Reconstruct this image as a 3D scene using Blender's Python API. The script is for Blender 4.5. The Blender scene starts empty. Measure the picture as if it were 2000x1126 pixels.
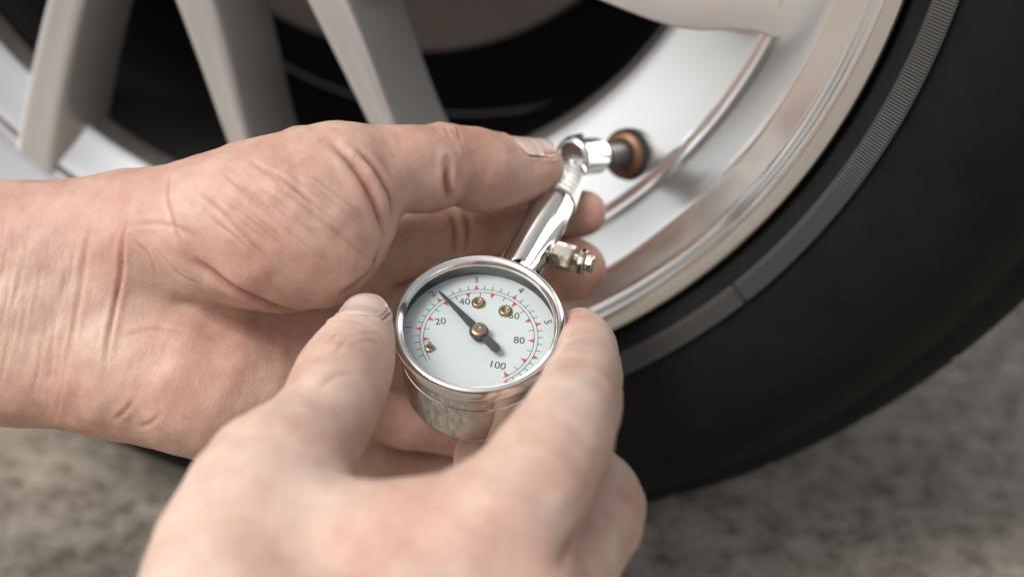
import bpy, bmesh, math, random
import numpy as np, time
_T0 = time.time()
from mathutils import Vector, Matrix

random.seed(7); rng = np.random.default_rng(7)
sc = bpy.context.scene
C = sc.collection

# ------------------------------------------------------------------ camera
F_PX = 2778.0                                   # 50 mm lens on a 36 mm sensor, photo 2000 px wide
CAM = np.array([0.21425, -0.41423, 0.09167])    # wheel centre is the origin, wheel axis = Y
YAW, PITCH = -0.28719, 0.53049
_cy, _sy, _cp, _sp = math.cos(YAW), math.sin(YAW), math.cos(PITCH), math.sin(PITCH)
FWD = np.array([_sy*_cp, _cy*_cp, -_sp]); RIGHT = np.array([_cy, -_sy, 0.0]); UP = np.cross(RIGHT, FWD)
cam_d = bpy.data.cameras.new('camera'); cam = bpy.data.objects.new('camera', cam_d); C.objects.link(cam)
M = Matrix.Identity(4)
for i in range(3):
    M[i][0] = RIGHT[i]; M[i][1] = UP[i]; M[i][2] = -FWD[i]; M[i][3] = CAM[i]
cam.matrix_world = M
cam_d.lens = 50; cam_d.sensor_width = 36; cam_d.clip_start = 0.01; cam_d.clip_end = 500
cam_d.dof.use_dof = True; cam_d.dof.focus_distance = 0.398; cam_d.dof.aperture_fstop = 6.3
sc.camera = cam

# ------------------------------------------------------------------ sky, sun, exposure
SUN_DIR = Vector((-0.42, -0.50, 0.88)).normalized()     # towards the sun
w = bpy.data.worlds.new('World'); sc.world = w; w.use_nodes = True
nt = w.node_tree; nt.nodes.clear()
o_ = nt.nodes.new('ShaderNodeOutputWorld'); b_ = nt.nodes.new('ShaderNodeBackground')
s_ = nt.nodes.new('ShaderNodeTexSky'); s_.sky_type = 'NISHITA'; s_.sun_disc = False
s_.sun_elevation = math.asin(SUN_DIR.z); s_.sun_rotation = math.atan2(SUN_DIR.x, SUN_DIR.y)
s_.air_density = 1.0; s_.dust_density = 4.0; s_.ozone_density = 1.0
h_ = nt.nodes.new('ShaderNodeHueSaturation'); h_.inputs['Saturation'].default_value = 0.22
nt.links.new(s_.outputs[0], h_.inputs['Color']); nt.links.new(h_.outputs[0], b_.inputs[0])
b_.inputs[1].default_value = 0.13; nt.links.new(b_.outputs[0], o_.inputs[0])
sd = bpy.data.lights.new('sun', 'SUN'); sun = bpy.data.objects.new('sun', sd); C.objects.link(sun)
sd.energy = 1.6; sd.angle = math.radians(24); sd.color = (1.0, 0.945, 0.87)
sun.rotation_euler = SUN_DIR.to_track_quat('Z', 'Y').to_euler()
sc.view_settings.view_transform = 'Standard'; sc.view_settings.look = 'None'
sc.view_settings.gamma = 1.0; sc.view_settings.use_curve_mapping = False
sc.view_settings.exposure = 0.42
try:
    sc.cycles.use_denoising = True
except Exception:
    pass

# ------------------------------------------------------------------ helpers
def cam_pt(px, py, z):
    """point (camera space, mm) seen at photo pixel px, py at depth z mm"""
    return np.array([(px-1000.0)*z/F_PX, -(py-563.0)*z/F_PX, z])
def to_world(P):
    P = np.asarray(P, float)*0.001
    return CAM + P[..., 0:1]*RIGHT + P[..., 1:2]*UP + P[..., 2:3]*FWD
def dir_world(v):
    v = np.asarray(v, float)
    return Vector(v[0]*RIGHT + v[1]*UP + v[2]*FWD)
def mesh_obj(name, verts, faces, mat=None, parent=None, smooth=True):
    me = bpy.data.meshes.new(name)
    me.from_pydata([tuple(map(float, v)) for v in verts], [], [tuple(map(int, f)) for f in faces])
    if smooth:
        me.polygons.foreach_set('use_smooth', [True]*len(me.polygons))
    o = bpy.data.objects.new(name, me); C.objects.link(o)
    if mat: me.materials.append(mat)
    if parent: o.parent = parent
    return o
def fix_normals(o):
    bm = bmesh.new(); bm.from_mesh(o.data); bmesh.ops.recalc_face_normals(bm, faces=bm.faces); bm.to_mesh(o.data); bm.free()
def tag(o, label=None, cat=None, group=None, kind=None):
    if label: o['label'] = label
    if cat: o['category'] = cat
    if group: o['group'] = group
    if kind: o['kind'] = kind
    return o
def empty(name, mw=None):
    o = bpy.data.objects.new(name, None); C.objects.link(o); o.empty_display_size = 0.02
    if mw is not None: o.matrix_world = mw
    return o
def sharp(o, ang=35):
    me = o.data
    bm = bmesh.new(); bm.from_mesh(me)
    for e in bm.edges:
        if len(e.link_faces) == 2 and e.calc_face_angle(0) > math.radians(ang): e.smooth = False
    bm.to_mesh(me); bm.free()
    return o
def lathe(name, prof, mat, parent=None, seg=128, axis='Z', closed=False, mw=None, ang=35):
    """profile of (radius, height) turned round an axis"""
    n = len(prof); vs = []; fs = []
    for k in range(seg):
        a = 2*math.pi*k/seg; ca, sa = math.cos(a), math.sin(a)
        for r, h in prof:
            vs.append((r*ca, r*sa, h) if axis == 'Z' else (r*ca, h, r*sa))
    m = n if closed else n-1
    for k in range(seg):
        k2 = (k+1) % seg
        for j in range(m):
            j2 = (j+1) % n
            fs.append((k*n+j, k2*n+j, k2*n+j2, k*n+j2))
    o = mesh_obj(name, vs, fs, mat)
    bm = bmesh.new(); bm.from_mesh(o.data); bmesh.ops.remove_doubles(bm, verts=bm.verts, dist=1e-7)
    bmesh.ops.recalc_face_normals(bm, faces=bm.faces); bm.to_mesh(o.data); bm.free()
    sharp(o, ang)
    if parent: o.parent = parent
    if mw is not None: o.matrix_local = mw
    return o
def rounded(pts, rad, n=5):
    """round the corners of an open polyline of (r, h)"""
    out = [pts[0]]
    for a, b, c in zip(pts[:-2], pts[1:-1], pts[2:]):
        a, b, c = map(np.array, (a, b, c))
        da, dc = a-b, c-b; la, lc = np.linalg.norm(da), np.linalg.norm(dc)
        q = min(rad, la*0.45, lc*0.45); p0, p1 = b+da/la*q, b+dc/lc*q
        for t in np.linspace(0, 1, n):
            out.append(tuple((1-t)**2*p0 + 2*t*(1-t)*b + t*t*p1))
    out.append(pts[-1])
    return out
def frame(origin, z, x=None):
    z = Vector(z).normalized()
    x = Vector(x) if x is not None else Vector((1, 0, 0))
    x = (x - z*x.dot(z)).normalized(); y = z.cross(x)
    m = Matrix.Identity(4)
    for i in range(3):
        m[i][0] = x[i]; m[i][1] = y[i]; m[i][2] = z[i]; m[i][3] = origin[i]
    return m

# ------------------------------------------------------------------ materials
def mat(name, color, rough=0.5, metal=0.0, coat=0.0, spec=None, sss=0.0):
    m = bpy.data.materials.new(name); m.use_nodes = True
    b = m.node_tree.nodes['Principled BSDF']
    b.inputs['Base Color'].default_value = (*color, 1); b.inputs['Roughness'].default_value = rough
    b.inputs['Metallic'].default_value = metal; b.inputs['Coat Weight'].default_value = coat
    if spec is not None: b.inputs['Specular IOR Level'].default_value = spec
    return m
def nodes(m): return m.node_tree.nodes, m.node_tree.links, m.node_tree.nodes['Principled BSDF']
def noise(m, scale, detail=4, rough=0.55, coords='Object'):
    n, l, b = nodes(m)
    t = n.new('ShaderNodeTexCoord'); x = n.new('ShaderNodeTexNoise')
    x.inputs['Scale'].default_value = scale; x.inputs['Detail'].default_value = detail; x.inputs['Roughness'].default_value = rough
    l.new(t.outputs[coords], x.inputs['Vector'])
    return x
def ramp(m, src, stops):
    n, l, b = nodes(m)
    r = n.new('ShaderNodeValToRGB'); e = r.color_ramp.elements
    while len(e) < len(stops): e.new(0.5)
    for q, (p, c) in zip(e, stops):
        q.position = p; q.color = (*c, 1) if len(c) == 3 else c
    l.new(src, r.inputs[0])
    return r
def g3(v): return (v, v, v)
def bump(m, src, strength, dist, prev=None):
    n, l, b = nodes(m)
    u = n.new('ShaderNodeBump'); u.inputs['Strength'].default_value = strength; u.inputs['Distance'].default_value = dist
    l.new(src, u.inputs['Height'])
    if prev: l.new(prev.outputs[0], u.inputs['Normal'])
    l.new(u.outputs[0], b.inputs['Normal'])
    return u

M_alloy = mat('silver_alloy_paint', (0.75, 0.74, 0.725), 0.2, 0.92, 0.1)
x = noise(M_alloy, 2600, 2); bump(M_alloy, x.outputs[0], 0.03, 0.0001)
x = noise(M_alloy, 26, 5); r_ = ramp(M_alloy, x.outputs[0], [(0.3, g3(0.17)), (0.75, g3(0.23))])
M_alloy.node_tree.links.new(r_.outputs[0], nodes(M_alloy)[2].inputs['Roughness'])
nodes(M_alloy)[2].inputs['Coat Roughness'].default_value = 0.12
M_spoke = mat('silver_spoke_paint', (0.62, 0.605, 0.585), 0.3, 0.6, 0.12)
x = noise(M_spoke, 2600, 2); bump(M_spoke, x.outputs[0], 0.03, 0.0001)
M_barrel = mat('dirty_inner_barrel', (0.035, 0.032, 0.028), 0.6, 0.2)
M_rubber = mat('tyre_rubber', (0.010, 0.0098, 0.0095), 0.66, 0.0, 0.0, 0.13)
x = noise(M_rubber, 60, 8, 0.7); r_ = ramp(M_rubber, x.outputs[0], [(0.3, (0.0055, 0.0053, 0.0050)), (0.75, (0.0105, 0.0100, 0.0092))])
M_rubber.node_tree.links.new(r_.outputs[0], nodes(M_rubber)[2].inputs['Base Color'])
x = noise(M_rubber, 900, 4); bump(M_rubber, x.outputs[0], 0.25, 0.0002)
M_disc = mat('worn_brake_iron', (0.26, 0.22, 0.195), 0.55, 0.2)
M_dark = mat('dark_light_blocker', (0.010, 0.0095, 0.009), 0.8, 0.0)
M_valve = mat('valve_rubber', (0.008, 0.0075, 0.007), 0.45, 0.0)
M_skin_reflect = mat('skin_reflection_brown', (0.13, 0.065, 0.035), 0.42, 0.6)  # brown reflection of skin, put into the base colour
M_chrome = mat('polished_chrome', (0.58, 0.575, 0.565), 0.045, 1.0)
x = noise(M_chrome, 160, 4); r_ = ramp(M_chrome, x.outputs[0], [(0.35, g3(0.03)), (0.8, g3(0.11))])
M_chrome.node_tree.links.new(r_.outputs[0], nodes(M_chrome)[2].inputs['Roughness'])
M_chuck = mat('satin_chuck_chrome', (0.40, 0.40, 0.395), 0.13, 1.0)
M_bezel = mat('brushed_chrome_bezel', (0.74, 0.73, 0.715), 0.14, 1.0)
x = noise(M_bezel, 1200, 3); bump(M_bezel, x.outputs[0], 0.08, 0.0001)
M_nickel = mat('nickel_brass', (0.50, 0.455, 0.38), 0.14, 1.0)
M_brass = mat('yellow_brass', (0.36, 0.275, 0.20), 0.32, 1.0)
M_wall = mat('gunmetal_inside_wall', (0.018, 0.020, 0.023), 0.5, 0.0)
M_dial = mat('white_enamel_dial', (0.62, 0.66, 0.66), 0.45)
x = noise(M_dial, 420, 5); r_ = ramp(M_dial, x.outputs[0], [(0.3, (0.52, 0.565, 0.57)), (0.8, (0.55, 0.59, 0.595))])
M_dial.node_tree.links.new(r_.outputs[0], nodes(M_dial)[2].inputs['Base Color'])
M_ink = mat('black_print', (0.025, 0.027, 0.03), 0.5)
M_red = mat('red_print', (0.55, 0.055, 0.05), 0.5)
M_needle = mat('grey_needle_lacquer', (0.04, 0.042, 0.046), 0.42)
M_glass = bpy.data.materials.new('clear_lens'); M_glass.use_nodes = True
n_, l_ = M_glass.node_tree.nodes, M_glass.node_tree.links
n_.clear(); go = n_.new('ShaderNodeOutputMaterial'); tr = n_.new('ShaderNodeBsdfTransparent'); gl = n_.new('ShaderNodeBsdfGlossy')
gl.inputs['Roughness'].default_value = 0.02; fr = n_.new('ShaderNodeFresnel'); fr.inputs['IOR'].default_value = 1.38
tr.inputs['Color'].default_value = (0.965, 0.98, 0.98, 1); mx = n_.new('ShaderNodeMixShader')
l_.new(fr.outputs[0], mx.inputs[0]); l_.new(tr.outputs[0], mx.inputs[1]); l_.new(gl.outputs[0], mx.inputs[2]); l_.new(mx.outputs[0], go.inputs[0])

# concrete ground
M_ground = mat('weathered_concrete', (0.25, 0.23, 0.20), 0.9)
x = noise(M_ground, 95, 8, 0.75); r1 = ramp(M_ground, x.outputs[0], [(0.34, (0.09, 0.07, 0.047)), (0.48, (0.27, 0.232, 0.185)), (0.66, (0.44, 0.39, 0.328))])
x2 = noise(M_ground, 7, 4); r2 = ramp(M_ground, x2.outputs[0], [(0.3, g3(0.78)), (0.7, g3(1.0))])
n_, l_, b_g = nodes(M_ground)
mm = n_.new('ShaderNodeMix'); mm.data_type = 'RGBA'; mm.blend_type = 'MULTIPLY'; mm.inputs[0].default_value = 1
l_.new(r1.outputs[0], mm.inputs[6]); l_.new(r2.outputs[0], mm.inputs[7]); l_.new(mm.outputs[2], b_g.inputs['Base Color'])
x = noise(M_ground, 120, 6, 0.7); bump(M_ground, x.outputs[0], 0.5, 0.003)

# skin
def skin(name, base, pink, light, vary=1.0):
    m = mat(name, base, 0.5); n, l, b = nodes(m)
    x1 = noise(m, 38, 5, 0.6); x2 = noise(m, 210, 4, 0.6)
    rr = ramp(m, x1.outputs[0], [(0.30, pink), (0.52, base), (0.74, light)])
    r2 = ramp(m, x2.outputs[0], [(0.28, (0.86, 0.80, 0.78)), (0.62, (1.04, 1.03, 1.02))])
    mx = n.new('ShaderNodeMix'); mx.data_type = 'RGBA'; mx.blend_type = 'MULTIPLY'; mx.inputs[0].default_value = 0.7*vary
    l.new(rr.outputs[0], mx.inputs[6]); l.new(r2.outputs[0], mx.inputs[7])
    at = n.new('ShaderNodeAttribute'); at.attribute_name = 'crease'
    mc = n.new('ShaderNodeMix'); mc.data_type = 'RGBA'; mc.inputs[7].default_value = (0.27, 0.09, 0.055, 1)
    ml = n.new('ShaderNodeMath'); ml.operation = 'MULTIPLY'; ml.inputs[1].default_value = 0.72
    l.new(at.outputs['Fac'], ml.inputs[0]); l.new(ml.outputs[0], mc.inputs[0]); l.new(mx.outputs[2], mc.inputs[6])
    ar = n.new('ShaderNodeAttribute'); ar.attribute_name = 'flush'
    mf = n.new('ShaderNodeMix'); mf.data_type = 'RGBA'; mf.inputs[7].default_value = (0.36, 0.125, 0.09, 1)
    m2 = n.new('ShaderNodeMath'); m2.operation = 'MULTIPLY'; m2.inputs[1].default_value = 0.55
    xb = noise(m, 120, 5, 0.7); rb = ramp(m, xb.outputs[0], [(0.35, g3(0.35)), (0.65, g3(1.25))]); mb_ = n.new('ShaderNodeMath'); mb_.operation = 'MULTIPLY'
    l.new(ar.outputs['Fac'], mb_.inputs[0]); l.new(rb.outputs[0], mb_.inputs[1]); l.new(mb_.outputs[0], m2.inputs[0]); l.new(m2.outputs[0], mf.inputs[0]); l.new(mc.outputs[2], mf.inputs[6])
    l.new(mf.outputs[2], b.inputs['Base Color'])
    b.inputs['Subsurface Weight'].default_value = 1.0 if False else 0.35
    b.inputs['Subsurface Radius'].default_value = (1.0, 0.36, 0.20); b.inputs['Subsurface Scale'].default_value = 0.0028
    b.inputs['Specular IOR Level'].default_value = 0.42
    # fine skin lines
    t = n.new('ShaderNodeTexCoord'); v = n.new('ShaderNodeTexVoronoi'); v.feature = 'DISTANCE_TO_EDGE'; v.inputs['Scale'].default_value = 1050
    mp = n.new('ShaderNodeMapping'); mp.inputs['Scale'].default_value = (0.7, 1, 1)
    l.new(t.outputs['Object'], mp.inputs[0]); l.new(mp.outputs[0], v.inputs['Vector'])
    rv = ramp(m, v.outputs[0], [(0.0, g3(0)), (0.25, g3(1))])
    u1 = bump(m, rv.outputs[0], 0.17, 0.00025)
    xf = noise(m, 420, 5, 0.65); u2 = bump(m, xf.outputs[0], 0.16, 0.0006, u1)
    mw_ = n.new('ShaderNodeMapping'); mw_.inputs['Scale'].default_value = (1.0, 0.5, 0.3); l.new(t.outputs['Object'], mw_.inputs[0])
    xw = n.new('ShaderNodeTexNoise'); xw.inputs['Scale'].default_value = 520; xw.inputs['Detail'].default_value = 3; l.new(mw_.outputs[0], xw.inputs['Vector'])
    u3 = bump(m, xw.outputs[0], 0.26, 0.0006, u2)
    xr = noise(m, 160, 3); rg = ramp(m, xr.outputs[0], [(0.3, g3(0.42)), (0.7, g3(0.56))]); l.new(rg.outputs[0], b.inputs['Roughness'])
    return m
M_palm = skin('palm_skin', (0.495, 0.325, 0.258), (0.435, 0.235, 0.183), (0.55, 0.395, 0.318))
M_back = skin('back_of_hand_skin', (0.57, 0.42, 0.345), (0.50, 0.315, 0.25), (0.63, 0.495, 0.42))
M_nail = mat('nail_plate', (0.58, 0.45, 0.405), 0.26, 0.0, 0.25)
nodes(M_nail)[2].inputs['Subsurface Weight'].default_value = 0.3; nodes(M_nail)[2].inputs['Subsurface Scale'].default_value = 0.002
M_nailtip = mat('nail_free_edge', (0.78, 0.68, 0.60), 0.35)

# ------------------------------------------------------------------ the ground
GZ = -0.3085
def make_ground():
    n = 120; vs = []; fs = []
    ax = np.concatenate([[-40, -8, -2], np.linspace(-0.9, 0.9, n), [2, 8, 40]]); ay = np.concatenate([[-40, -8, -2], np.linspace(-0.7, 0.9, n), [2, 8, 40]])
    N = len(ax)
    for y in ay:
        for x in ax:
            h = 0 if abs(x) > 1 or y > 1 or y < -0.8 else float(rng.normal())*0.0012
            vs.append((x, y, GZ + h - 0.0012))
    for j in range(N-1):
        for i in range(N-1): fs.append((j*N+i, j*N+i+1, (j+1)*N+i+1, (j+1)*N+i))
    o = mesh_obj('ground', vs, fs, M_ground); tag(o, 'rough grey brown concrete ground under the tyre', kind='structure')
make_ground()

# ------------------------------------------------------------------ the wheel
wheel = empty('car_wheel'); tag(wheel, 'car wheel with silver alloy spokes and black tyre', 'wheel')
LIP = [(0.2140, 0.012), (0.2158, 0.0075)] + rounded([(0.2158, 0.0060), (0.2158, -0.0010), (0.2085, -0.0014), (0.2063, 0.0042), (0.1962, 0.0070), (0.1862, 0.0192), (0.1846, 0.0224), (0.1812, 0.0234), (0.1795, 0.0250)], 0.0020, 6) + [
       (0.1745, 0.0282), (0.1680, 0.0312), (0.1600, 0.0346), (0.1545, 0.0368), (0.1528, 0.0384), (0.1522, 0.0410), (0.1522, 0.0480)]
rim = lathe('rim', LIP, M_alloy, wheel, 360, 'Y', ang=60)
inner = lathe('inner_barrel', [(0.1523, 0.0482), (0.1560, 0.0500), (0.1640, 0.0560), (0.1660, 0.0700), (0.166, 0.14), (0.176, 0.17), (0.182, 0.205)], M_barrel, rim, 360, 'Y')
for o__ in (rim, inner):                                 # the shelf is deep only round the valve, between two spokes
    for v in o__.data.vertices:
        r = math.hypot(v.co.x, v.co.z)
        if r < 0.1785 and v.co.y < 0.06:
            a = math.degrees(math.atan2(v.co.z, v.co.x)); g_ = 1/(1+math.exp((abs(a+45)-27)/2.5))
            r2_ = 0.1785-(0.1785-r)*(0.42+0.58*g_); v.co.x *= r2_/r; v.co.z *= r2_/r; v.co.y += g_*min(0.1785-r, 0.0265)*0.32

def spoke(le, re, yf=0.020, yr=0.052, dish=0.0003, flare=0.006):
    """one spoke between two front edges given as (x, z) in mm"""
    le, re = np.array(le, float)*0.001, np.array(re, float)*0.001
    def dense(p, n=28):
        s = np.concatenate([[0], np.cumsum(np.linalg.norm(np.diff(p, axis=0), axis=1))]); s /= s[-1]; t = np.linspace(0, 1, n)
        q = np.stack([np.interp(t, s, p[:, k]) for k in range(2)], 1)
        for _ in range(4): q[1:-1] = 0.25*q[:-2] + 0.5*q[1:-1] + 0.25*q[2:]
        return q
    A, B = dense(le), dense(re); n = len(A); vs = []; fs = []
    for i, (a, b) in enumerate(zip(A, B)):
        d = b-a; wd = np.linalg.norm(d); d = d/wd; t = i/(n-1)
        yy = yf(t) if callable(yf) else yf
        bev = min(0.0020, wd*0.14); ring = []
        for q, dy in ((0, 0.0035), (0.25*bev, 0.0016), (0.55*bev, 0.0006), (bev, 0), (wd*0.3, dish*0.8), (wd*0.5, dish), (wd*0.7, dish*0.8), (wd-bev, 0), (wd-0.55*bev, 0.0006), (wd-0.25*bev, 0.0016), (wd, 0.0035)):
            p = a+d*q; ring.append((p[0], yy+dy, p[1]))
        p = b+d*flare; ring.append((p[0], yr-0.004, p[1])); p = b+d*(flare-0.003); ring.append((p[0], yr, p[1]))
        p = a-d*(flare-0.003); ring.append((p[0], yr, p[1])); p = a-d*flare; ring.append((p[0], yr-0.004, p[1]))
        vs += ring
    m = len(ring)
    for i in range(n-1):
        for j in range(m):
            j2 = (j+1) % m; fs.append((i*m+j, i*m+j2, (i+1)*m+j2, (i+1)*m+j))
    fs.append(tuple(range(m))); fs.append(tuple(range((n-1)*m, n*m)))
    o = mesh_obj('spoke', vs, fs, M_spoke, rim); fix_normals(o); sharp(o, 50)
    return o
def rot(pts, deg):
    c, s = math.cos(math.radians(deg)), math.sin(math.radians(deg))
    return [(c*x-s*z, s*x+c*z) for x, z in pts]
S1 = ([(-58, -2), (-70, -38), (-93, -81), (-106, -112), (-118, -143), (-121, -150)], [(-38, -18), (-58, -48), (-76, -79), (-90, -114), (-101, -147), (-104, -158)])
S2 = ([(-54, -28), (-47, -52), (-40, -76), (-32, -104), (-25, -130), (-20, -152), (-16, -183)], [(-38, -28), (-31, -52), (-24, -74), (-19.5, -101), (-16, -128), (-9, -152), (1, -183)])
S3 = ([(-8, -30), (1, -50), (11, -71), (21, -92), (32, -115), (43, -142), (52, -176)], [(9, -28), (17, -48), (27, -69), (35, -92), (42, -114), (54, -140), (71, -168)])
SR = ([(40, -36), (80, -51), (112, -61), (128, -66), (140, -69.5), (150, -70), (158, -67.5), (166, -66), (174, -68), (179, -73)], [(40, 18), (80, 14), (112, 8), (128, 4), (140, 2), (150, 0), (158, -1), (166, -2), (174, 2), (182, 6)])
for a, b in (S1, S2, S3): spoke(a, b)
spoke(*SR, dish=0.006, yf=lambda t: 0.019+0.002*t)
spoke(rot(SR[0], 62), rot(SR[1], 62), dish=0.006)
spoke(rot(S2[0], 170), rot(S2[1], 170)); spoke(rot(S3[0], 178), rot(S3[1], 178)); spoke(rot(S1[0], -138), rot(S1[1], -138))
spoke(rot(SR[0], 196), rot(SR[1], 196), dish=0.006); spoke(rot(S2[0], -62), rot(S2[1], -62))
hub = lathe('hub', rounded([(0.0, 0.012), (0.030, 0.012), (0.034, 0.018), (0.058, 0.018), (0.060, 0.05), (0.045, 0.075), (0.0, 0.075)], 0.003), M_alloy, rim, 96, 'Y')
lathe('centre_cap', rounded([(0.0, 0.006), (0.024, 0.007), (0.028, 0.013)], 0.003), M_alloy, rim, 64, 'Y')

def tyre_profile():
    pts = [(0.2125, 0.016), (0.2162, 0.0080), (0.2172, 0.0030), (0.2186, 0.0000), (0.2206, -0.0018), (0.2218, -0.0036), (0.2226, -0.0048)]
    side = [(0.2292, -0.0070), (0.2300, -0.0062), (0.2318, -0.0066), (0.238, -0.0082), (0.247, -0.0096), (0.257, -0.0094), (0.267, -0.0068), (0.276, -0.0010), (0.283, 0.0060),
            (0.2880, 0.0125), (0.2898, 0.0154), (0.2914, 0.0164), (0.2920, 0.0178), (0.2912, 0.0204), (0.2936, 0.0220), (0.2970, 0.0240), (0.3015, 0.0278), (0.3056, 0.0325), (0.3086, 0.0385), (0.3105, 0.0460), (0.3114, 0.0560), (0.3117, 0.075), (0.3117, 0.11)]
    full = pts+side
    return full
def make_tyre():
    P = tyre_profile(); half = P; back = [(r, 0.22-y) for r, y in P[::-1][1:]]
    prof = half+back; n = len(prof); seg = 1440; vs = np.zeros((seg, n, 3)); th = np.arange(seg)*2*math.pi/seg
    R_ = np.array([p[0] for p in prof])[None, :].repeat(seg, 0); Y = np.array([p[1] for p in prof])[None, :].repeat(seg, 0)
    idx0 = 7+13                                         # first profile point on the tread shoulder
    ph = (np.degrees(th) % 8.0)
    for j in range(idx0+1, n-idx0-1):
        skew = (Y[0, j]-0.02)*60                            # slanted sipes
        a = np.abs(((ph+skew) % 8.0)-4.0)
        g = np.clip(1-a/0.28, 0, 1); R_[:, j] -= 0.0018*np.sqrt(g)
    vs[..., 0] = R_*np.cos(th)[:, None]; vs[..., 1] = Y; vs[..., 2] = R_*np.sin(th)[:, None]
    # the tyre flattens where it meets the ground
    z = vs[..., 2]; vs[..., 2] = np.maximum(z, GZ+0.0003)
    k = np.arange(seg)[:, None]; j = np.arange(n-1)[None, :]; k2 = (k+1) % seg
    fs = np.stack([k*n+j, k2*n+j, k2*n+j+1, k*n+j+1], -1).reshape(-1, 4)
    keep = (fs % n).max(1) != -1
    o = mesh_obj('tyre', vs.reshape(-1, 3), fs[keep], M_rubber, wheel); fix_normals(o)
    return o
tyre = make_tyre()
def make_bead_band():
    ribs = 1400; per = 5; seg = ribs*per; th = np.arange(seg)*2*math.pi/seg
    prof = [(0.2222, -0.0040), (0.2228, -0.0056), (0.2236, -0.0061), (0.2285, -0.0078), (0.2293, -0.0076), (0.2298, -0.0058)]
    n = len(prof); vs = np.zeros((seg, n, 3)); deg = np.degrees(th); deg = np.where(deg > 180, deg-360, deg)
    wave = np.array([0, 0.15, 1.0, 1.0, 0.15])[np.arange(seg) % per]
    fade = 0.2+0.8*np.exp(-((deg+31)/15)**2)
    gap = np.exp(-((deg+40.6)/0.28)**2)
    for j, (r, y) in enumerate(prof):
        a = (0.00100 if 1 < j < 4 else 0.0)*wave*np.clip(fade, 0.2, 1)
        yy = y + a + gap*0.0008*(1 if 0 < j < 5 else 0)
        vs[:, j, 0] = r*np.cos(th); vs[:, j, 1] = yy; vs[:, j, 2] = r*np.sin(th)
    k = np.arange(seg)[:, None]; j = np.arange(n-1)[None, :]; k2 = (k+1) % seg
    fs = np.stack([k*n+j, k2*n+j, k2*n+j+1, k*n+j+1], -1).reshape(-1, 4)
    M_band = mat('greyed_bead_rubber', (0.042, 0.040, 0.0385), 0.42)
    o = mesh_obj('ribbed_rim_guard', vs.reshape(-1, 3), fs, M_band, tyre, smooth=False); fix_normals(o)
make_bead_band()

# valve stem in the sloping wall of the rim
VA = math.radians(-43.4); VB = np.array([0.1726*math.cos(VA), 0.0298, 0.1726*math.sin(VA)])
VE = to_world(cam_pt(1134, 306, 469))
vdir = Vector(VE-VB)
L = vdir.length
mv = frame(VB, vdir)
valve = lathe('valve_stem', [(0.0088, -0.004), (0.0090, 0.0), (0.0088, 0.0022), (0.0080, 0.0034), (0.0070, 0.0040), (0.0052, 0.0050), (0.0048, 0.0085), (0.0046, 0.014), (0.0044, L-0.014), (0.0041, L-0.0138), (0.0041, L-0.004)], M_valve, wheel, 64, mw=mv)
lathe('reflection_ring', rounded([(0.0049, 0.0060), (0.0054, 0.0050), (0.0074, 0.0044), (0.0079, 0.0036)], 0.0004), M_skin_reflect, valve, 64)  # added ring, coloured like the hand's reflection on the valve flange

# brake behind the spokes
disc = lathe('brake_disc', rounded([(0.05, 0.112), (0.075, 0.112), (0.078, 0.122), (0.128, 0.122), (0.130, 0.126), (0.130, 0.142), (0.05, 0.142)], 0.002), M_disc, None, 180, 'Y')
tag(disc, 'greyish brown iron brake disc behind the wheel spokes', 'brake disc')
shield = lathe('light_blocking_plate', rounded([(0.0, 0.150), (0.10, 0.150), (0.160, 0.166), (0.1745, 0.168)], 0.004), M_dark, None, 120, 'Y')  # added plate that blocks light so the space behind the spokes stays dark
tag(shield, 'dark plate added behind the brake disc to keep the wheel inside dark', 'light blocking plate')

# ------------------------------------------------------------------ the pressure gauge
GC = cam_pt(935, 627, 395.0); TILT = math.radians(37.6)
Gn = np.array([0.01, math.sin(TILT), -math.cos(TILT)]); Gn /= np.linalg.norm(Gn)
Gup = np.array([-0.02, math.cos(TILT), math.sin(TILT)]); Gup -= Gn*Gup.dot(Gn); Gup /= np.linalg.norm(Gup)
gx = np.cross(Gup, Gn)                     # camera space is left-handed here (z forward)
if gx[0] < 0: gx = -gx
mw = Matrix.Identity(4)
for c_, v in enumerate((gx, Gup, Gn)):
    d = dir_world(v)
    for i in range(3): mw[i][c_] = d[i]
gw = to_world(GC[None])[0]
for i in range(3): mw[i][3] = gw[i]
gauge = empty('pressure_gauge', mw)
tag(gauge, 'round chrome tyre pressure gauge with white dial pressed onto the valve', 'pressure gauge')
R0 = 0.0244
lathe('bezel', rounded([(0.0211, -0.0020), (0.0211, -0.0012), (0.0215, -0.0002), (0.0225, 0.0006), (0.0236, 0.0002), (0.0243, -0.0010), (0.0244, -0.0028), (0.0240, -0.0048), (0.0232, -0.0056), (0.0225, -0.0058)], 0.0007), M_bezel, gauge, 160, ang=70)
case = lathe('case', rounded([(0.0226, -0.0050), (0.0226, -0.0103), (0.02225, -0.0106), (0.02225, -0.0110), (0.0226, -0.0113), (0.0224, -0.0262), (0.0216, -0.0286), (0.0195, -0.0294), (0.0, -0.0294)], 0.0004), M_chrome, gauge, 160, ang=50)
lathe('inside_wall', [(0.02105, -0.0018), (0.0214, -0.0022), (0.0221, -0.0030), (0.0221, -0.0073)], M_wall, gauge, 128)
lens = lathe('lens', [(0.0, -0.0013), (0.0211, -0.0013)], M_glass, gauge, 96)
DZ = -0.0072
dial = lathe('dial', [(0.0, DZ), (0.0222, DZ)], M_dial, gauge, 128)
for i_, (name, z) in enumerate((('dimple', -0.0083),)):
    lathe(name, [(0, 0.0004), (0.0003, 0.0003), (0.0005, 0.0)], M_chrome, case, 24, mw=frame((0.0225*math.sin(0.06), -0.0225*math.cos(0.06), z), (math.sin(0.06), -math.cos(0.06), 0)))
def bar_angle(bar): return math.radians(92.0 + 39.2*(3-bar))
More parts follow.
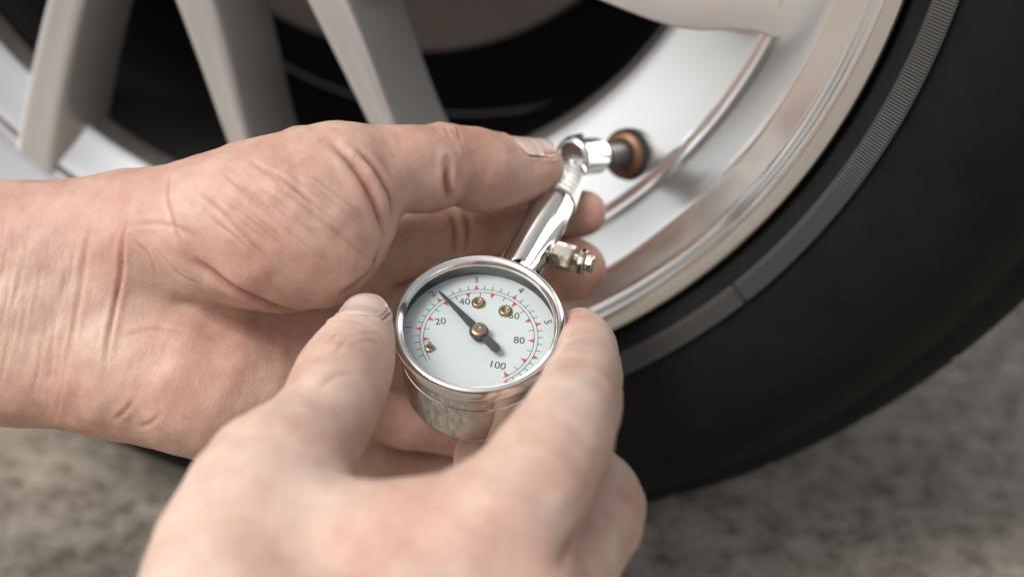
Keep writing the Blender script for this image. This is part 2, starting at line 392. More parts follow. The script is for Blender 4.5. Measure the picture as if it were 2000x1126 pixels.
def flat(name, polys, z, m, parent):
    vs = []; fs = []
    for p in polys:
        b0 = len(vs); vs += [(x, y, z) for x, y in p]; fs.append(tuple(range(b0, len(vs))))
    o = mesh_obj(name, vs, fs, m, parent, smooth=False)
    bm = bmesh.new(); bm.from_mesh(o.data); bmesh.ops.recalc_face_normals(bm, faces=bm.faces)
    bm.to_mesh(o.data); bm.free()
    return o
PZ = DZ+0.00004
RO, RI = 0.01665, 0.01560
def pol(r, a): return (r*math.cos(a), r*math.sin(a))
def arc_band(r, wd, a0, a1, n=120):
    return [[pol(r-wd/2, a), pol(r+wd/2, a), pol(r+wd/2, b), pol(r-wd/2, b)] for a, b in zip(np.linspace(a0, a1, n)[:-1], np.linspace(a0, a1, n)[1:])]
A0, A1 = bar_angle(0.0), bar_angle(7.0)
flat('scale_ring', arc_band(RO, 0.00018, A0, A1), PZ, M_ink, dial); flat('scale_ring', arc_band(RI, 0.00018, A0, A1), PZ, M_ink, dial)
def bar_line(r0, r1, a, wd):
    n = (-math.sin(a)*wd/2, math.cos(a)*wd/2); p, q = pol(r0, a), pol(r1, a)
    return [(p[0]+n[0], p[1]+n[1]), (p[0]-n[0], p[1]-n[1]), (q[0]-n[0], q[1]-n[1]), (q[0]+n[0], q[1]+n[1])]
def tri(rb, rt, a, hw):
    n = (-math.sin(a)*hw, math.cos(a)*hw); p, q = pol(rb, a), pol(rt, a)
    return [(p[0]+n[0], p[1]+n[1]), (p[0]-n[0], p[1]-n[1]), q]
ticks = [bar_line(RO, RO+0.0014, bar_angle(k*0.2), 0.00023) for k in range(0, 36) if k % 5]
ticks += [bar_line(RI, RI-0.0014, bar_angle(p*0.0689), 0.00021) for p in range(0, 101, 5) if p % 10]
flat('tick_marks', ticks, PZ, M_ink, dial)
for k in range(1, 8): flat('scale_triangle', [tri(RO+0.0001, RO+0.00175, bar_angle(k), 0.00062)], PZ, M_red, dial)
for k in range(1, 11): flat('scale_triangle', [tri(RI-0.00005, RI-0.00185, bar_angle(k*10*0.0689), 0.00068)], PZ, M_red, dial)
def numeral(s, r, a, size, turn):
    cu = bpy.data.curves.new('numeral', 'FONT'); cu.body = s; cu.size = size; cu.align_x = 'CENTER'; cu.align_y = 'CENTER'; cu.resolution_u = 4
    t = bpy.data.objects.new('numeral', cu); C.objects.link(t)
    dg = bpy.context.evaluated_depsgraph_get(); me = bpy.data.meshes.new_from_object(t.evaluated_get(dg))
    bpy.data.objects.remove(t)
    me.materials.clear(); me.materials.append(M_ink)
    o = bpy.data.objects.new('numeral', me); C.objects.link(o); o.parent = dial
    p = pol(r, a); o.location = (p[0], p[1], PZ+0.00003); o.rotation_euler = (0, 0, turn)
for k in range(1, 7): numeral(str(k), 0.0201, bar_angle(k), 0.0031, bar_angle(k)-math.pi/2)
for ps, x_, y_, dt in ((20, -0.0109, 0.0053, 0.10), (40, -0.0040, 0.0122, 0.06), (60, 0.0100, 0.0070, -0.16), (80, 0.0113, -0.0016, -0.12), (100, 0.0050, -0.0100, -0.22)):
    numeral(str(ps), math.hypot(x_, y_), math.atan2(y_, x_), 0.0033, dt)
# needle, hub cap, screws, stop pin
na = math.radians(128.5); NZ = DZ+0.0027
def needle():
    c, s = math.cos(na), math.sin(na)
    prof = [(0.0182, 0.00012), (0.0170, 0.00040), (0.010, 0.00075), (0.0035, 0.00115), (0.0020, 0.0011), (-0.0020, 0.0010), (-0.0045, 0.00125), (-0.0070, 0.00135), (-0.0082, 0.00110), (-0.0088, 0.0005)]
    up = [(t, h) for t, h in prof] + [(t, -h) for t, h in prof[::-1]]
    n = len(up); vs = [(c*t-s*h, s*t+c*h, NZ) for t, h in up] + [(c*t-s*h, s*t+c*h, NZ-0.0004) for t, h in up]
    fs = [tuple(range(n)), tuple(range(2*n-1, n-1, -1))] + [(i, (i+1) % n, n+(i+1) % n, n+i) for i in range(n)]
    o = mesh_obj('needle', vs, fs, M_needle, gauge, smooth=False); fix_normals(o)
    return o
nd = needle()
lathe('hub_cap', rounded([(0.0, NZ+0.0012), (0.0003, NZ+0.0010), (0.0005, NZ+0.00125), (0.0018, NZ+0.0012), (0.0024, NZ+0.0008), (0.0024, NZ-0.0002)], 0.0003), M_brass, nd, 48)
lathe('hub_collar', [(0.0025, NZ+0.0002), (0.0027, NZ), (0.0027, NZ-0.0006), (0.0018, NZ-0.0007), (0.0018, DZ)], M_needle, nd, 48)
for x_, y_ in ((-0.0001, 0.0116), (0.0076, 0.0086)):
    lathe('screw', rounded([(0.0, DZ+0.0004), (0.0006, DZ+0.0005), (0.0008, DZ+0.0010), (0.0015, DZ+0.0011), (0.0019, DZ+0.0007), (0.0020, DZ)], 0.0002), M_brass, dial, 40, mw=Matrix.Translation((x_, y_, 0)))
pin = lathe('stop_pin', rounded([(0.0, DZ+0.0030), (0.00055, DZ+0.0029), (0.0006, DZ+0.0008), (0.0013, DZ+0.0007), (0.0015, DZ)], 0.0002), M_brass, dial, 32, mw=Matrix.Translation((-0.0138, -0.0040, 0)))

# stem: lies in the dial plane, behind the bezel
ez = -0.0100
inv = mw.inverted()
hc = inv @ Vector(VE)                       # the chuck sits on the end of the valve
e = hc-Vector((0, 0, ez)); HEAD = e.length; e.normalize()
print('stem length', HEAD, e)
ms = frame((0, 0, ez), e, (0, 0, 1))
stem = lathe('stem', rounded([(0.0060, 0.0205), (0.0068, 0.0235), (0.0071, 0.030), (0.0068, 0.064), (0.0066, 0.0668), (0.0058, 0.0675)], 0.0006), M_chrome, gauge, 96, mw=ms)
def knurl():
    na_, nh = 160, 60; vs = []; fs = []; s0, s1 = 0.0675, HEAD-0.0105
    for i in range(nh+1):
        s = s0+(s1-s0)*i/nh; r = 0.0066-0.0022*(i/nh)
        for k in range(na_):
            a = 2*math.pi*k/na_; u = (k*40/na_) % 1.0; v = (i/nh*9)
            g = min(abs(((u*1+v) % 1)-0.5), abs(((u*1-v) % 1)-0.5))
            rr = r + 0.00035*min(1, g*3.2) if 0 < i < nh else r-0.0004
            vs.append((rr*math.cos(a), rr*math.sin(a), s))
    for i in range(nh):
        for k in range(na_): fs.append((i*na_+k, i*na_+(k+1) % na_, (i+1)*na_+(k+1) % na_, (i+1)*na_+k))
    o = mesh_obj('knurled_grip', vs, fs, M_chuck, stem, smooth=False); fix_normals(o)
knurl()
HN = HEAD-0.0105
lathe('neck', rounded([(0.0042, HN-0.0002), (0.0034, HN+0.0004), (0.0034, HN+0.0016), (0.0042, HN+0.0020), (0.0044, HN+0.0034), (0.0038, HN+0.0038), (0.0038, HN+0.0070)], 0.0003), M_chuck, stem, 64)
# swivel chuck on the valve: its axis runs along the valve stem
vloc = (inv.to_3x3() @ Vector(vdir)).normalized()          # from the rim towards the chuck
mc_ = frame(hc, vloc, e)
chuck = lathe('air_chuck', rounded([(0.0034, -0.0100), (0.0058, -0.0100), (0.0062, -0.0092), (0.0062, 0.0030), (0.0066, 0.0034), (0.0066, 0.0056), (0.0058, 0.0062), (0.0048, 0.0066), (0.0044, 0.0058), (0.0, 0.0056)], 0.0005), M_chuck, gauge, 72, mw=mc_)
print('chuck world', list(mw @ hc), 'valve end', list(VE))
pl = (e - vloc*e.dot(vloc)).normalized()
lathe('end_plug', rounded([(0.0, 0.0012), (0.0030, 0.0012), (0.0034, 0.0006), (0.0034, -0.001)], 0.0003), mat('dark_plug', (0.02, 0.03, 0.04), 0.25), chuck, 40, mw=mc_.inverted() @ frame(hc+pl*0.0060+vloc*0.001, pl))
# bleed valve on the side of the stem
pb = Vector((e.y, -e.x, 0.05)).normalized()
bo = Vector((0, 0, ez)) + e*0.0440
mb = frame(bo, pb, e)
bleed = lathe('bleed_valve', rounded([(0.0028, 0.0050), (0.0028, 0.0075), (0.0041, 0.0078), (0.0042, 0.0135), (0.0038, 0.0139), (0.0016, 0.0140), (0.0016, 0.0160)], 0.0003), M_nickel, gauge, 8, mw=mb, ang=20)
lathe('button_disc', rounded([(0.0, 0.0157), (0.0036, 0.0157), (0.0040, 0.0160), (0.0040, 0.0176), (0.0036, 0.0179), (0.0, 0.0179)], 0.0003), M_nickel, bleed, 12, ang=20)
lathe('button_tip', rounded([(0.0, 0.0178), (0.0026, 0.0178), (0.0027, 0.0200), (0.0023, 0.0204), (0.0, 0.0204)], 0.0003), M_nickel, bleed, 10, ang=20)

# ------------------------------------------------------------------ hands: an implicit body turned into one mesh
def smin(a, b, k):
    h = np.clip(0.5+0.5*(b-a)/k, 0, 1)
    return b*(1-h)+a*h - k*h*(1-h)
def node(px, py, z, rpx):
    p = cam_pt(px, py, z); return np.array([p[0], p[1], p[2], rpx*z/F_PX])
def cone(p, a, b):
    ba = (b[:3]-a[:3]).astype(np.float32); a3 = a[:3].astype(np.float32)
    q = p-a3; t = q@ba; t *= np.float32(1/(ba@ba)); np.clip(t, 0, 1, out=t)
    q -= t[:, None]*ba
    return np.sqrt(np.einsum('ij,ij->i', q, q)) - (np.float32(a[3])+np.float32(b[3]-a[3])*t)
def spline(nd_, n=3):
    nd_ = np.asarray(nd_, float)
    if len(nd_) < 3: return nd_
    P = np.concatenate([[2*nd_[0]-nd_[1]], nd_, [2*nd_[-1]-nd_[-2]]]); out = []
    for i in range(1, len(P)-2):
        for t in np.linspace(0, 1, n, endpoint=False):
            a, b, c, d = P[i-1], P[i], P[i+1], P[i+2]
            out.append(0.5*((2*b)+(c-a)*t+(2*a-5*b+4*c-d)*t*t+(3*b-a-3*c+d)*t**3))
    out.append(nd_[-1]); return np.array(out)
def chain(p, nd_, cut=None):
    d = None
    for a, b in zip(nd_[:-1], nd_[1:]):
        c = cone(p, a, b); d = c if d is None else np.minimum(d, c)
    return d
class Hand:
    """palm chains blend softly; each finger blends with the palm, fingers only touch each other"""
    def __init__(s, palm, fingers, kp=9.0, kf=7.0, kff=0.9):
        s.palm = [(spline([node(*q) for q in c], 2), k) for c, k in palm]
        s.fingers = [(spline([node(*q) for q in c], 3), k) for c, k in fingers]
        s.kp, s.kff = kp, kff
        allp = np.concatenate([c for c, _ in s.palm+s.fingers])
        s.lo = (allp[:, :3]-allp[:, 3:]).min(0)-3; s.hi = (allp[:, :3]+allp[:, 3:]).max(0)+3
    def sdf(s, p, only=None):
        p = np.asarray(p, np.float32); d = None
        for i, (c, k) in enumerate(s.palm):
            if only is not None and not only[0][i] and d is not None: continue
            q = chain(p, c); d = q if d is None else smin(d, q, k)
        out = None
        for i, (c, k) in enumerate(s.fingers):
            if only is not None and not only[1][i]: continue
            q = smin(d, chain(p, c), k); out = q if out is None else smin(out, q, s.kff)
        return out if out is not None else d
    def reach(s, p, lim):
        """which chains come near any of the points"""
        return [(chain(p, c).min() < lim) for c, k in s.palm], [(chain(p, c).min() < lim) for c, k in s.fingers]
    def grad(s, p, h=0.3):
        g = np.stack([s.sdf(p+h*e_)-s.sdf(p-h*e_) for e_ in np.eye(3)], 1).astype(float)
        return g/np.linalg.norm(g, axis=1, keepdims=True)
    def trace(s, o, d, n=60, tmax=900.0):
        t = np.zeros(len(o))
        for _ in range(n): t = np.minimum(t + 0.8*s.sdf(o+t[:, None]*d), tmax)
        return o+t[:, None]*d
    def at_px(s, pts, z0=230.0):
        P = np.array([cam_pt(x, y, z0) for x, y in pts]); D = P/np.linalg.norm(P, axis=1, keepdims=True)
        return s.trace(P, D)
    def mesh(s, h):
        lo = s.lo; n = np.ceil((s.hi-lo)/h).astype(int)+1; B = 8
        nb = np.ceil(n/B).astype(int); n = nb*B+1
        gx_ = [np.arange(nb[i]) for i in range(3)]
        bi = np.stack(np.meshgrid(*gx_, indexing='ij'), -1).reshape(-1, 3)
        cen = lo+(bi+0.5)*B*h; dc = s.sdf(cen)
        grid = np.empty(n, np.float32)
        grid[...] = 1.0
        near = np.abs(dc) < B*h*0.87*1.35+1.0
        for b, d in zip(bi[~near], dc[~near]):
            grid[b[0]*B:b[0]*B+B+1, b[1]*B:b[1]*B+B+1, b[2]*B:b[2]*B+B+1] = d
        loc = np.stack(np.meshgrid(*[np.arange(B+1)]*3, indexing='ij'), -1).reshape(-1, 3)
        nbk = bi[near]
        sup = nbk//5; key = (sup[:, 0]*1000+sup[:, 1])*1000+sup[:, 2]
        for kk in np.unique(key):
            blk = nbk[key == kk]; idx = (blk[:, None]*B+loc[None]).reshape(-1, 3)
            on = s.reach((lo+(blk+0.5)*B*h).astype(np.float32), 22.0)
            v = s.sdf(lo+idx*h, on); grid[idx[:, 0], idx[:, 1], idx[:, 2]] = v
        # surface nets
        neg = grid < 0
        cnt = np.zeros(np.array(n)-1, np.uint8)
        for a in (0, 1):
            for b in (0, 1):
                for c in (0, 1): cnt += neg[a:n[0]-1+a, b:n[1]-1+b, c:n[2]-1+c]
        act = (cnt > 0) & (cnt < 8)
        ids = -np.ones(act.shape, np.int64); cells = np.argwhere(act); ids[act] = np.arange(len(cells))
        acc = np.zeros((len(cells), 3)); num = np.zeros(len(cells))
        cor = np.array([(a, b, c) for a in (0, 1) for b in (0, 1) for c in (0, 1)])
        val = np.stack([grid[cells[:, 0]+a, cells[:, 1]+b, cells[:, 2]+c] for a, b, c in cor], 1).astype(float)
        for i in range(8):
            for j in range(i+1, 8):
                if np.abs(cor[i]-cor[j]).sum() != 1: continue
                m_ = (val[:, i] < 0) != (val[:, j] < 0)
                t = val[m_, i]/(val[m_, i]-val[m_, j])
                acc[m_] += cor[i]+t[:, None]*(cor[j]-cor[i]); num[m_] += 1
        V = lo+(cells+acc/num[:, None])*h
        F = []
        for ax in range(3):
            u, v_ = (ax+1) % 3, (ax+2) % 3
            sl0 = [slice(1, -1)]*3; sl1 = [slice(1, -1)]*3
            sl0[ax] = slice(0, n[ax]-1); sl1[ax] = slice(1, n[ax])
            a_, b_2 = neg[tuple(sl0)], neg[tuple(sl1)]
            ch = np.argwhere(a_ != b_2); sgn = a_[tuple(ch.T)]
            base = ch+1; base[:, ax] -= 1
            def cid(du, dv):
                q = base.copy(); q[:, u] += du; q[:, v_] += dv
                return ids[q[:, 0], q[:, 1], q[:, 2]]
            q = np.stack([cid(-1, -1), cid(0, -1), cid(0, 0), cid(-1, 0)], 1)
            q[~sgn] = q[~sgn][:, ::-1]; F.append(q)
        F = np.concatenate(F)
        def vnorm():
            fn = np.cross(V[F[:, 2]]-V[F[:, 0]], V[F[:, 3]]-V[F[:, 1]]); N = np.zeros_like(V)
            for k in range(4):
                for c in range(3): N[:, c] += np.bincount(F[:, k], fn[:, c], len(V))
            return N/np.maximum(np.linalg.norm(N, axis=1, keepdims=True), 1e-12)
        N = vnorm(); c0 = s.sdf(V[:200]+0.5*N[:200])-s.sdf(V[:200]-0.5*N[:200])
        sg = 1.0 if c0.mean() > 0 else -1.0
        for _ in range(2):
            V = V-(s.sdf(V)*0.85*sg)[:, None]*N; N = vnorm()
        return V, F, N*sg
def seg_dist(p, poly):
    best = np.full(len(p), 1e9)
    for a, b in zip(poly[:-1], poly[1:]):
        ba = b-a; t = np.clip((p-a)@ba/max(ba@ba, 1e-9), 0, 1); q = p-a-t[:, None]*ba
        best = np.minimum(best, np.sqrt((q*q).sum(1)))
    return best
def smooth_poly(pts, n=5):
    pts = np.array(pts, float)
    if len(pts) < 3: 
        return np.stack([np.linspace(pts[0, k], pts[-1, k], 6) for k in range(2)], 1)
    out = []
    P = np.concatenate([[2*pts[0]-pts[1]], pts, [2*pts[-1]-pts[-2]]])
    for i in range(1, len(P)-2):
        for t in np.linspace(0, 1, n, endpoint=False):
            a, b, c, d = P[i-1], P[i], P[i+1], P[i+2]
            out.append(0.5*((2*b)+(c-a)*t+(2*a-5*b+4*c-d)*t*t+(3*b-a-3*c+d)*t**3))
    out.append(pts[-1]); return np.array(out)
def build_hand(name, hand, creases, flushes, m, h, label, nail=None, lumps=1.0):
    V, F, N = hand.mesh(h)
    cr = np.zeros(len(V)); disp = np.zeros(len(V)); rw = np.random.default_rng(11)
    for k in range(26):                                  # soft unevenness of flesh
        wl = rw.uniform(5, 26); d_ = rw.normal(size=3); d_ /= np.linalg.norm(d_)
        disp += 0.0042*lumps*wl*np.sin(2*math.pi/wl*(V@d_)+rw.uniform(0, 6.28))
    flat_ = [smooth_poly(c[0]) for c in creases]; hit = hand.at_px(np.concatenate(flat_)); cut = np.cumsum([0]+[len(q) for q in flat_])
    creases = [(hit[cut[i]:cut[i+1]], *c[1:]) for i, c in enumerate(creases)]
    for pts, depth, width, ridge in creases + ([(nail, 0.75, 0.55, 0.45)] if nail is not None else []):
        poly = pts; lo = poly.min(0)-8; hi = poly.max(0)+8
        s_in = np.where(((V > lo) & (V < hi)).all(1))[0]
        if not len(s_in): continue
        d = seg_dist(V[s_in], poly)
        # fade out at the ends of the line
        e0 = np.linalg.norm(V[s_in]-poly[0], axis=1); e1 = np.linalg.norm(V[s_in]-poly[-1], axis=1)
        ln = np.linalg.norm(np.diff(poly, axis=0), axis=1).sum(); en = np.clip(np.minimum(e0, e1)/(0.22*ln+0.5), 0.12, 1)
        if pts is nail: en = np.ones(len(s_in))
        g = np.exp(-(d/width)**2)*en
        disp[s_in] -= depth*g; disp[s_in] += ridge*np.exp(-((d-2.3*width)/(1.3*width))**2)*en
        cr[s_in] = np.maximum(cr[s_in], np.exp(-(d/(0.9*width))**2)*en*min(1, depth/0.6))
    fl = np.zeros(len(V))
    for (px, py, z, rad, amt) in flushes:
        c = cam_pt(px, py, z); q = np.linalg.norm(V-c, axis=1); fl = np.maximum(fl, amt*np.exp(-(q/rad)**2))
    V = V+N*disp[:, None]
    W = to_world(V); org = W.mean(0)
    o = mesh_obj(name, [], [], m)
    me = bpy.data.meshes.new(name); me.vertices.add(len(W)); me.vertices.foreach_set('co', (W-org).astype(np.float32).ravel())
    me.loops.add(F.size); me.loops.foreach_set('vertex_index', F.astype(np.int32).ravel())
    me.polygons.add(len(F)); me.polygons.foreach_set('loop_start', np.arange(0, F.size, 4, dtype=np.int32))
    me.polygons.foreach_set('loop_total', np.full(len(F), 4, np.int32))
    me.update(calc_edges=True); me.validate()
    for nm, a in (('crease', cr), ('flush', fl)):
        at = me.attributes.new(nm, 'FLOAT', 'POINT'); at.data.foreach_set('value', a.astype(np.float32))
    me.polygons.foreach_set('use_smooth', np.ones(len(F), bool)); me.materials.append(m)
    o.data = me; o.location = Vector(org); fix_normals(o)
    tag(o, label, 'hand')
    print(name, len(V), 'verts')
    return o, org
def nail_shape(hand, a, tip, dorsal, length, width, start, thick=0.35):
    """nail plate following the dorsal side of a thumb; a -> tip is the bone, camera space mm"""
    ax = tip-a; ax /= np.linalg.norm(ax); dv = dorsal-ax*dorsal.dot(ax); dv /= np.linalg.norm(dv); sd_ = np.cross(ax, dv)
    nu, nv = 16, 20; P = []
    for i in range(nv+1):
        s_ = i/nv
        for j in range(nu+1):
            u = (j/nu*2-1)
            # outline: round cuticle, softly rounded free edge
            l0 = start + 0.28*width*(u*u)*0.55; l1 = start+length-0.30*width*u*u
            pos = a + ax*(l0+(l1-l0)*s_) + sd_*(u*width*0.5)
            P.append(pos + dv*22)
    P = np.array(P); H = hand.trace(P, np.repeat(-dv[None], len(P), 0), tmax=22.0); N = hand.grad(H)
    us = np.tile(np.linspace(-1, 1, nu+1), nv+1); ss = np.repeat(np.linspace(0, 1, nv+1), nu+1)
    lift = 0.10 + 0.32*(1-us**4)*np.clip(ss*5, 0, 1) - 0.30*(ss < 0.02) + 0.30*np.clip((ss-0.85)/0.15, 0, 1)
    n = nu+1
    left = [i*n for i in range(nv, -1, -1)]; base = list(range(1, nu)); right = [i*n+nu for i in range(nv+1)]
    return H+N*lift[:, None], H-N*thick, ss, nu, nv, H[(left+base+right)]
def build_nail(shape, parent, org):
    top, bot, ss, nu, nv, _ = shape
    V = np.concatenate([top, bot]); n = nu+1; fs = []; off = len(top)
    for i in range(nv):
        for j in range(nu):
            q = (i*n+j, i*n+j+1, (i+1)*n+j+1, (i+1)*n+j); fs.append(q); fs.append(tuple(off+k for k in q[::-1]))
    rim_ = [j for j in range(nu)] + [i*n+nu for i in range(nv)] + [nv*n+j for j in range(nu, 0, -1)] + [i*n for i in range(nv, 0, -1)]
    for p, q in zip(rim_, rim_[1:]+rim_[:1]): fs.append((p, q, off+q, off+p))
    o = mesh_obj('nail', to_world(V)-org, fs, M_nail, parent); fix_normals(o); sharp(o, 60)
    o.data.materials.append(M_nailtip)
    for k, p in enumerate(o.data.polygons):
        if np.mean([ss[v % off] for v in p.vertices]) > 0.94: p.material_index = 1
    return o

H_RES = 0.66
# open hand on the left: palm to the camera, thumb along the top
A_palm = [
 ([(-950, 455, 436, 150), (-330, 468, 422, 124), (0, 473, 416, 118), (230, 462, 414, 116)], 9),
 ([(-950, 740, 436, 150), (-330, 717, 422, 124), (0, 713, 416, 118), (230, 722, 414, 116)], 12),
 ([(-950, 598, 434, 185), (-330, 595, 420, 145), (0, 593, 416, 138), (230, 592, 416, 130)], 12),
 ([(240, 480, 428, 88), (680, 520, 436, 66)], 9),
 ([(240, 560, 428, 96), (670, 612, 440, 70)], 9),
 ([(240, 650, 427, 98), (640, 706, 438, 74)], 9),
 ([(250, 730, 422, 98), (590, 800, 434, 80)], 9),
 ([(360, 600, 424, 92), (600, 640, 432, 84)], 9),
 ([(280, 455, 413, 112), (420, 442, 404, 142), (560, 418, 402, 156), (645, 386, 404, 138)], 9),
 ([(520, 480, 402, 120), (612, 468, 404, 130)], 8),
 ([(240, 716, 414, 118), (310, 732, 411, 128), (420, 765, 412, 134), (560, 805, 420, 116)], 10)]
A_fing = [
 ([(630, 370, 404, 122), (690, 345, 408, 100), (770, 330, 414, 88), (830, 330, 421, 87), (880, 318, 428, 78), (935, 333, 436, 81), (985, 338, 443, 72), (1046, 327, 450, 55)], 6),
 ([(680, 520, 436, 64), (780, 478, 446, 68), (880, 462, 456, 61), (965, 446, 464, 52), (1050, 428, 468, 50), (1138, 417, 464, 46)], 5),
 ([(670, 612, 440, 66), (780, 598, 454, 62), (880, 576, 466, 62), (960, 556, 470, 55), (1045, 535, 470, 57), (1122, 526, 462, 61)], 5),
 ([(640, 706, 438, 68), (760, 742, 456, 62), (885, 772, 474, 60), (955, 815, 466, 55), (905, 832, 456, 56), (826, 824, 450, 58), (720, 800, 446, 54)], 5),
 ([(590, 800, 434, 70), (700, 870, 452, 58), (800, 908, 466, 52), (900, 920, 468, 49), (985, 905, 462, 46), (1020, 880, 454, 42)], 5)]
handA = Hand(A_palm, A_fing)
A_creases = [   # photo pixels, depth mm, half width mm, ridge mm
 ([(355, 500), (400, 525), (450, 560), (510, 592), (570, 605), (620, 602)], 1.6, 1.5, 0.35),
 ([(640, 268), (690, 320), (722, 370), (745, 430), (755, 470)], 1.3, 1.3, 0.35),
 ([(690, 285), (735, 330), (762, 380), (772, 425)], 0.9, 1.1, 0.3),
 ([(876, 318), (874, 355), (880, 392)], 1.7, 1.2, 0.4),
 ([(842, 250), (862, 262)], 0.3, 0.5, 0.1), ([(868, 246), (878, 268)], 0.35, 0.5, 0.1), ([(893, 248), (900, 272)], 0.3, 0.5, 0.1),
 ([(745, 478), (725, 530), (690, 560), (655, 575)], 1.1, 1.4, 0.1),
 ([(885, 415), (890, 455), (886, 500)], 0.9, 1.1, 0.35), ([(912, 420), (914, 455), (908, 490)], 0.6, 0.9, 0.25),
 ([(247, 420), (240, 470), (236, 540), (222, 610), (212, 660), (204, 720)], 0.55, 0.6, 0.30),
 ([(178, 430), (165, 500), (158, 560), (146, 620), (136, 700)], 0.35, 0.7, 0.15),
 ([(330, 330), (325, 390), (345, 450), (365, 500)], 0.35, 0.7, 0.1),
 ([(380, 370), (440, 420), (500, 480), (540, 520)], 0.30, 0.7, 0.1),
 ([(420, 385), (480, 420), (540, 480)], 0.22, 0.6, 0.08),
 ([(245, 440), (300, 435), (350, 445), (395, 470)], 0.26, 0.6, 0.1),
 ([(255, 465), (290, 500), (305, 545)], 0.28, 0.6, 0.1),
 ([(300, 480), (345, 530), (395, 555)], 0.22, 0.5, 0.1),
 ([(262, 778), (244, 802), (222, 822)], 0.45, 0.6, 0.1), ([(314, 806), (298, 822), (272, 836)], 0.35, 0.6, 0.1),
 ([(225, 660), (300, 640), (380, 655)], 0.2, 0.6, 0.08)]
r2 = np.random.default_rng(3)
for k in range(26):                                     # fine parallel lines over the ball of the thumb
    x0, y0 = 430+r2.uniform(-20, 180), 300+r2.uniform(0, 130); l_n = r2.uniform(60, 150)
    A_creases.append(([(x0, y0), (x0+0.5*l_n, y0+0.36*l_n+r2.uniform(-6, 6)), (x0+l_n, y0+0.78*l_n)], r2.uniform(0.14, 0.30), 0.45, 0.06))
for k in range(24):                                     # vertical wrinkles of the wrist
    x0, y0 = r2.uniform(-20, 215), r2.uniform(380, 700); l_n = r2.uniform(50, 160)
    A_creases.append(([(x0, y0), (x0-0.08*l_n, y0+0.5*l_n), (x0-0.2*l_n, y0+l_n)], r2.uniform(0.10, 0.26), 0.5, 0.08))
A_flush = [(520, 480, 395, 26, 0.25), (430, 690, 400, 34, 0.45), (600, 700, 425, 30, 0.6), (800, 470, 450, 30, 0.5), (1000, 360, 432, 16, 0.35), (1130, 430, 460, 16, 0.7), (1120, 530, 455, 18, 0.7), (860, 830, 440, 30, 0.7)]
A_nail = nail_shape(handA, node(985, 340, 442, 1)[:3], node(1048, 326, 450, 1)[:3], np.array([0.05, 0.88, -0.46]), 16.5, 13.0, 1.5)
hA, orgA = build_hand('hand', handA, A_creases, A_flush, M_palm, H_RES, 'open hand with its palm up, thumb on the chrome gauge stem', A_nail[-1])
build_nail(A_nail, hA, orgA)

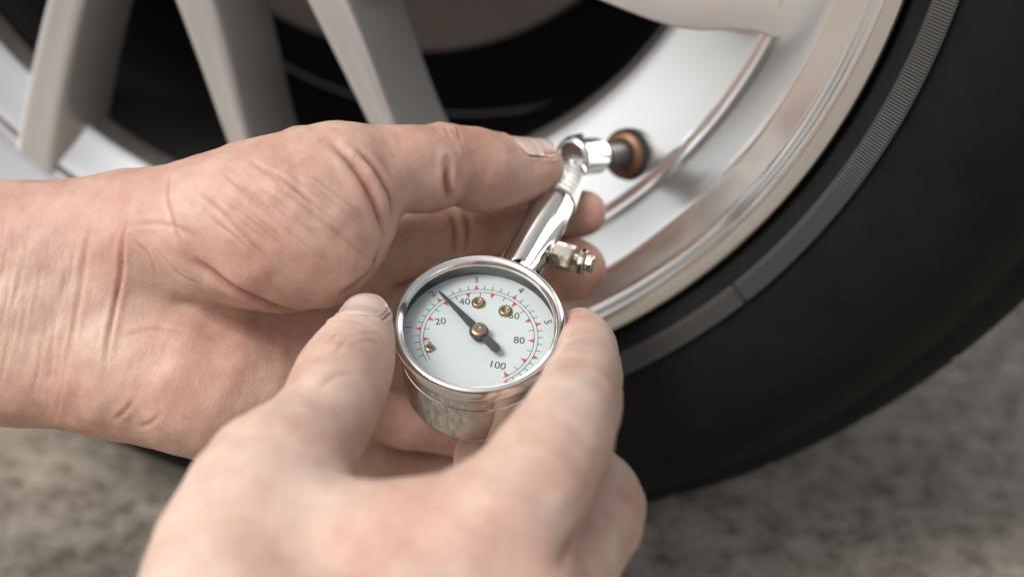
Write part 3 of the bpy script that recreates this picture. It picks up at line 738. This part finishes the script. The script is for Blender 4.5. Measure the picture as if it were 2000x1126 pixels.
# hand in front: back to the camera, thumb and index finger pinch the case
B_palm = [
 ([(560, 1950, 246, 300), (600, 1650, 262, 290), (690, 1400, 278, 220)], 9),
 ([(860, 1950, 246, 300), (860, 1650, 262, 280)], 12),
 ([(640, 1560, 268, 220), (790, 1280, 284, 165), (930, 1100, 298, 142)], 12),
 ([(760, 1600, 266, 220), (1000, 1225, 294, 145)], 10),
 ([(840, 1640, 266, 220), (1010, 1340, 300, 135)], 10),
 ([(900, 1680, 268, 210), (1010, 1470, 302, 125)], 10),
 ([(560, 1500, 272, 240), (445, 1220, 298, 190), (505, 990, 320, 150), (548, 932, 327, 128)], 12),
 ([(560, 1090, 312, 135), (700, 1080, 308, 140), (880, 1072, 303, 130)], 12)]
B_fing = [
 ([(548, 930, 327, 128), (605, 855, 340, 106), (640, 800, 350, 97), (666, 745, 366, 95), (690, 692, 378, 80), (706, 655, 386, 62), (714, 628, 390, 52)], 7),
 ([(930, 1100, 298, 142), (1012, 985, 303, 126), (1075, 890, 314, 110), (1112, 820, 330, 96), (1133, 765, 348, 84), (1146, 712, 376, 66), (1144, 672, 398, 58), (1132, 652, 412, 50)], 7),
 ([(1000, 1225, 294, 145), (1092, 1112, 316, 110), (1169, 990, 341, 93), (1125, 930, 372, 74), (1040, 905, 404, 64), (945, 898, 421, 60)], 5),
 ([(1010, 1340, 300, 135), (1060, 1230, 316, 108), (1100, 1130, 338, 88), (1050, 1060, 380, 68), (975, 1030, 404, 60), (900, 1015, 414, 55)], 5),
 ([(1010, 1470, 302, 125), (1030, 1370, 318, 92), (1045, 1270, 342, 72), (990, 1200, 378, 58), (920, 1170, 396, 50)], 5)]
handB = Hand(B_palm, B_fing)
B_creases = [
 ([(1086, 1112), (1122, 1045), (1160, 968), (1190, 898)], 1.3, 1.4, 0.2),
 ([(640, 668), (655, 655), (668, 650)], 0.35, 0.6, 0.15), ([(655, 690), (672, 668), (690, 664)], 0.3, 0.6, 0.12),
 ([(700, 655), (725, 648), (752, 655)], 0.25, 0.6, 0.12), ([(690, 672), (720, 664), (750, 670)], 0.22, 0.5, 0.1),
 ([(620, 760), (650, 735), (690, 725)], 0.3, 0.9, 0.1),
 ([(1098, 690), (1120, 682), (1150, 690)], 0.25, 0.8, 0.0), ([(1080, 790), (1110, 770), (1150, 775)], 0.15, 0.8, 0.0),
 ([(700, 915), (735, 935), (780, 950)], 0.8, 1.8, 0.2)]
B_flush = [(780, 760, 370, 22, 0.55), (1100, 690, 380, 18, 0.55), (930, 890, 415, 16, 0.8), (660, 700, 355, 14, 0.35), (1010, 1050, 295, 26, 0.3), (690, 870, 345, 14, 0.5), (1128, 765, 338, 13, 0.45), (655, 690, 360, 10, 0.45), (1190, 975, 332, 16, 0.5), (860, 1080, 292, 24, 0.4), (600, 850, 330, 12, 0.3)]
B_nail = nail_shape(handB, node(690, 692, 378, 1)[:3], node(714, 628, 390, 1)[:3], np.array([-0.15, 0.40, -0.90]), 14.5, 13.5, 5.5)
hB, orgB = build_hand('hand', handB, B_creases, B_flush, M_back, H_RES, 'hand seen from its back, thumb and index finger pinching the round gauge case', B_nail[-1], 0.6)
build_nail(B_nail, hB, orgB)
print('script', round(time.time()-_T0, 1))
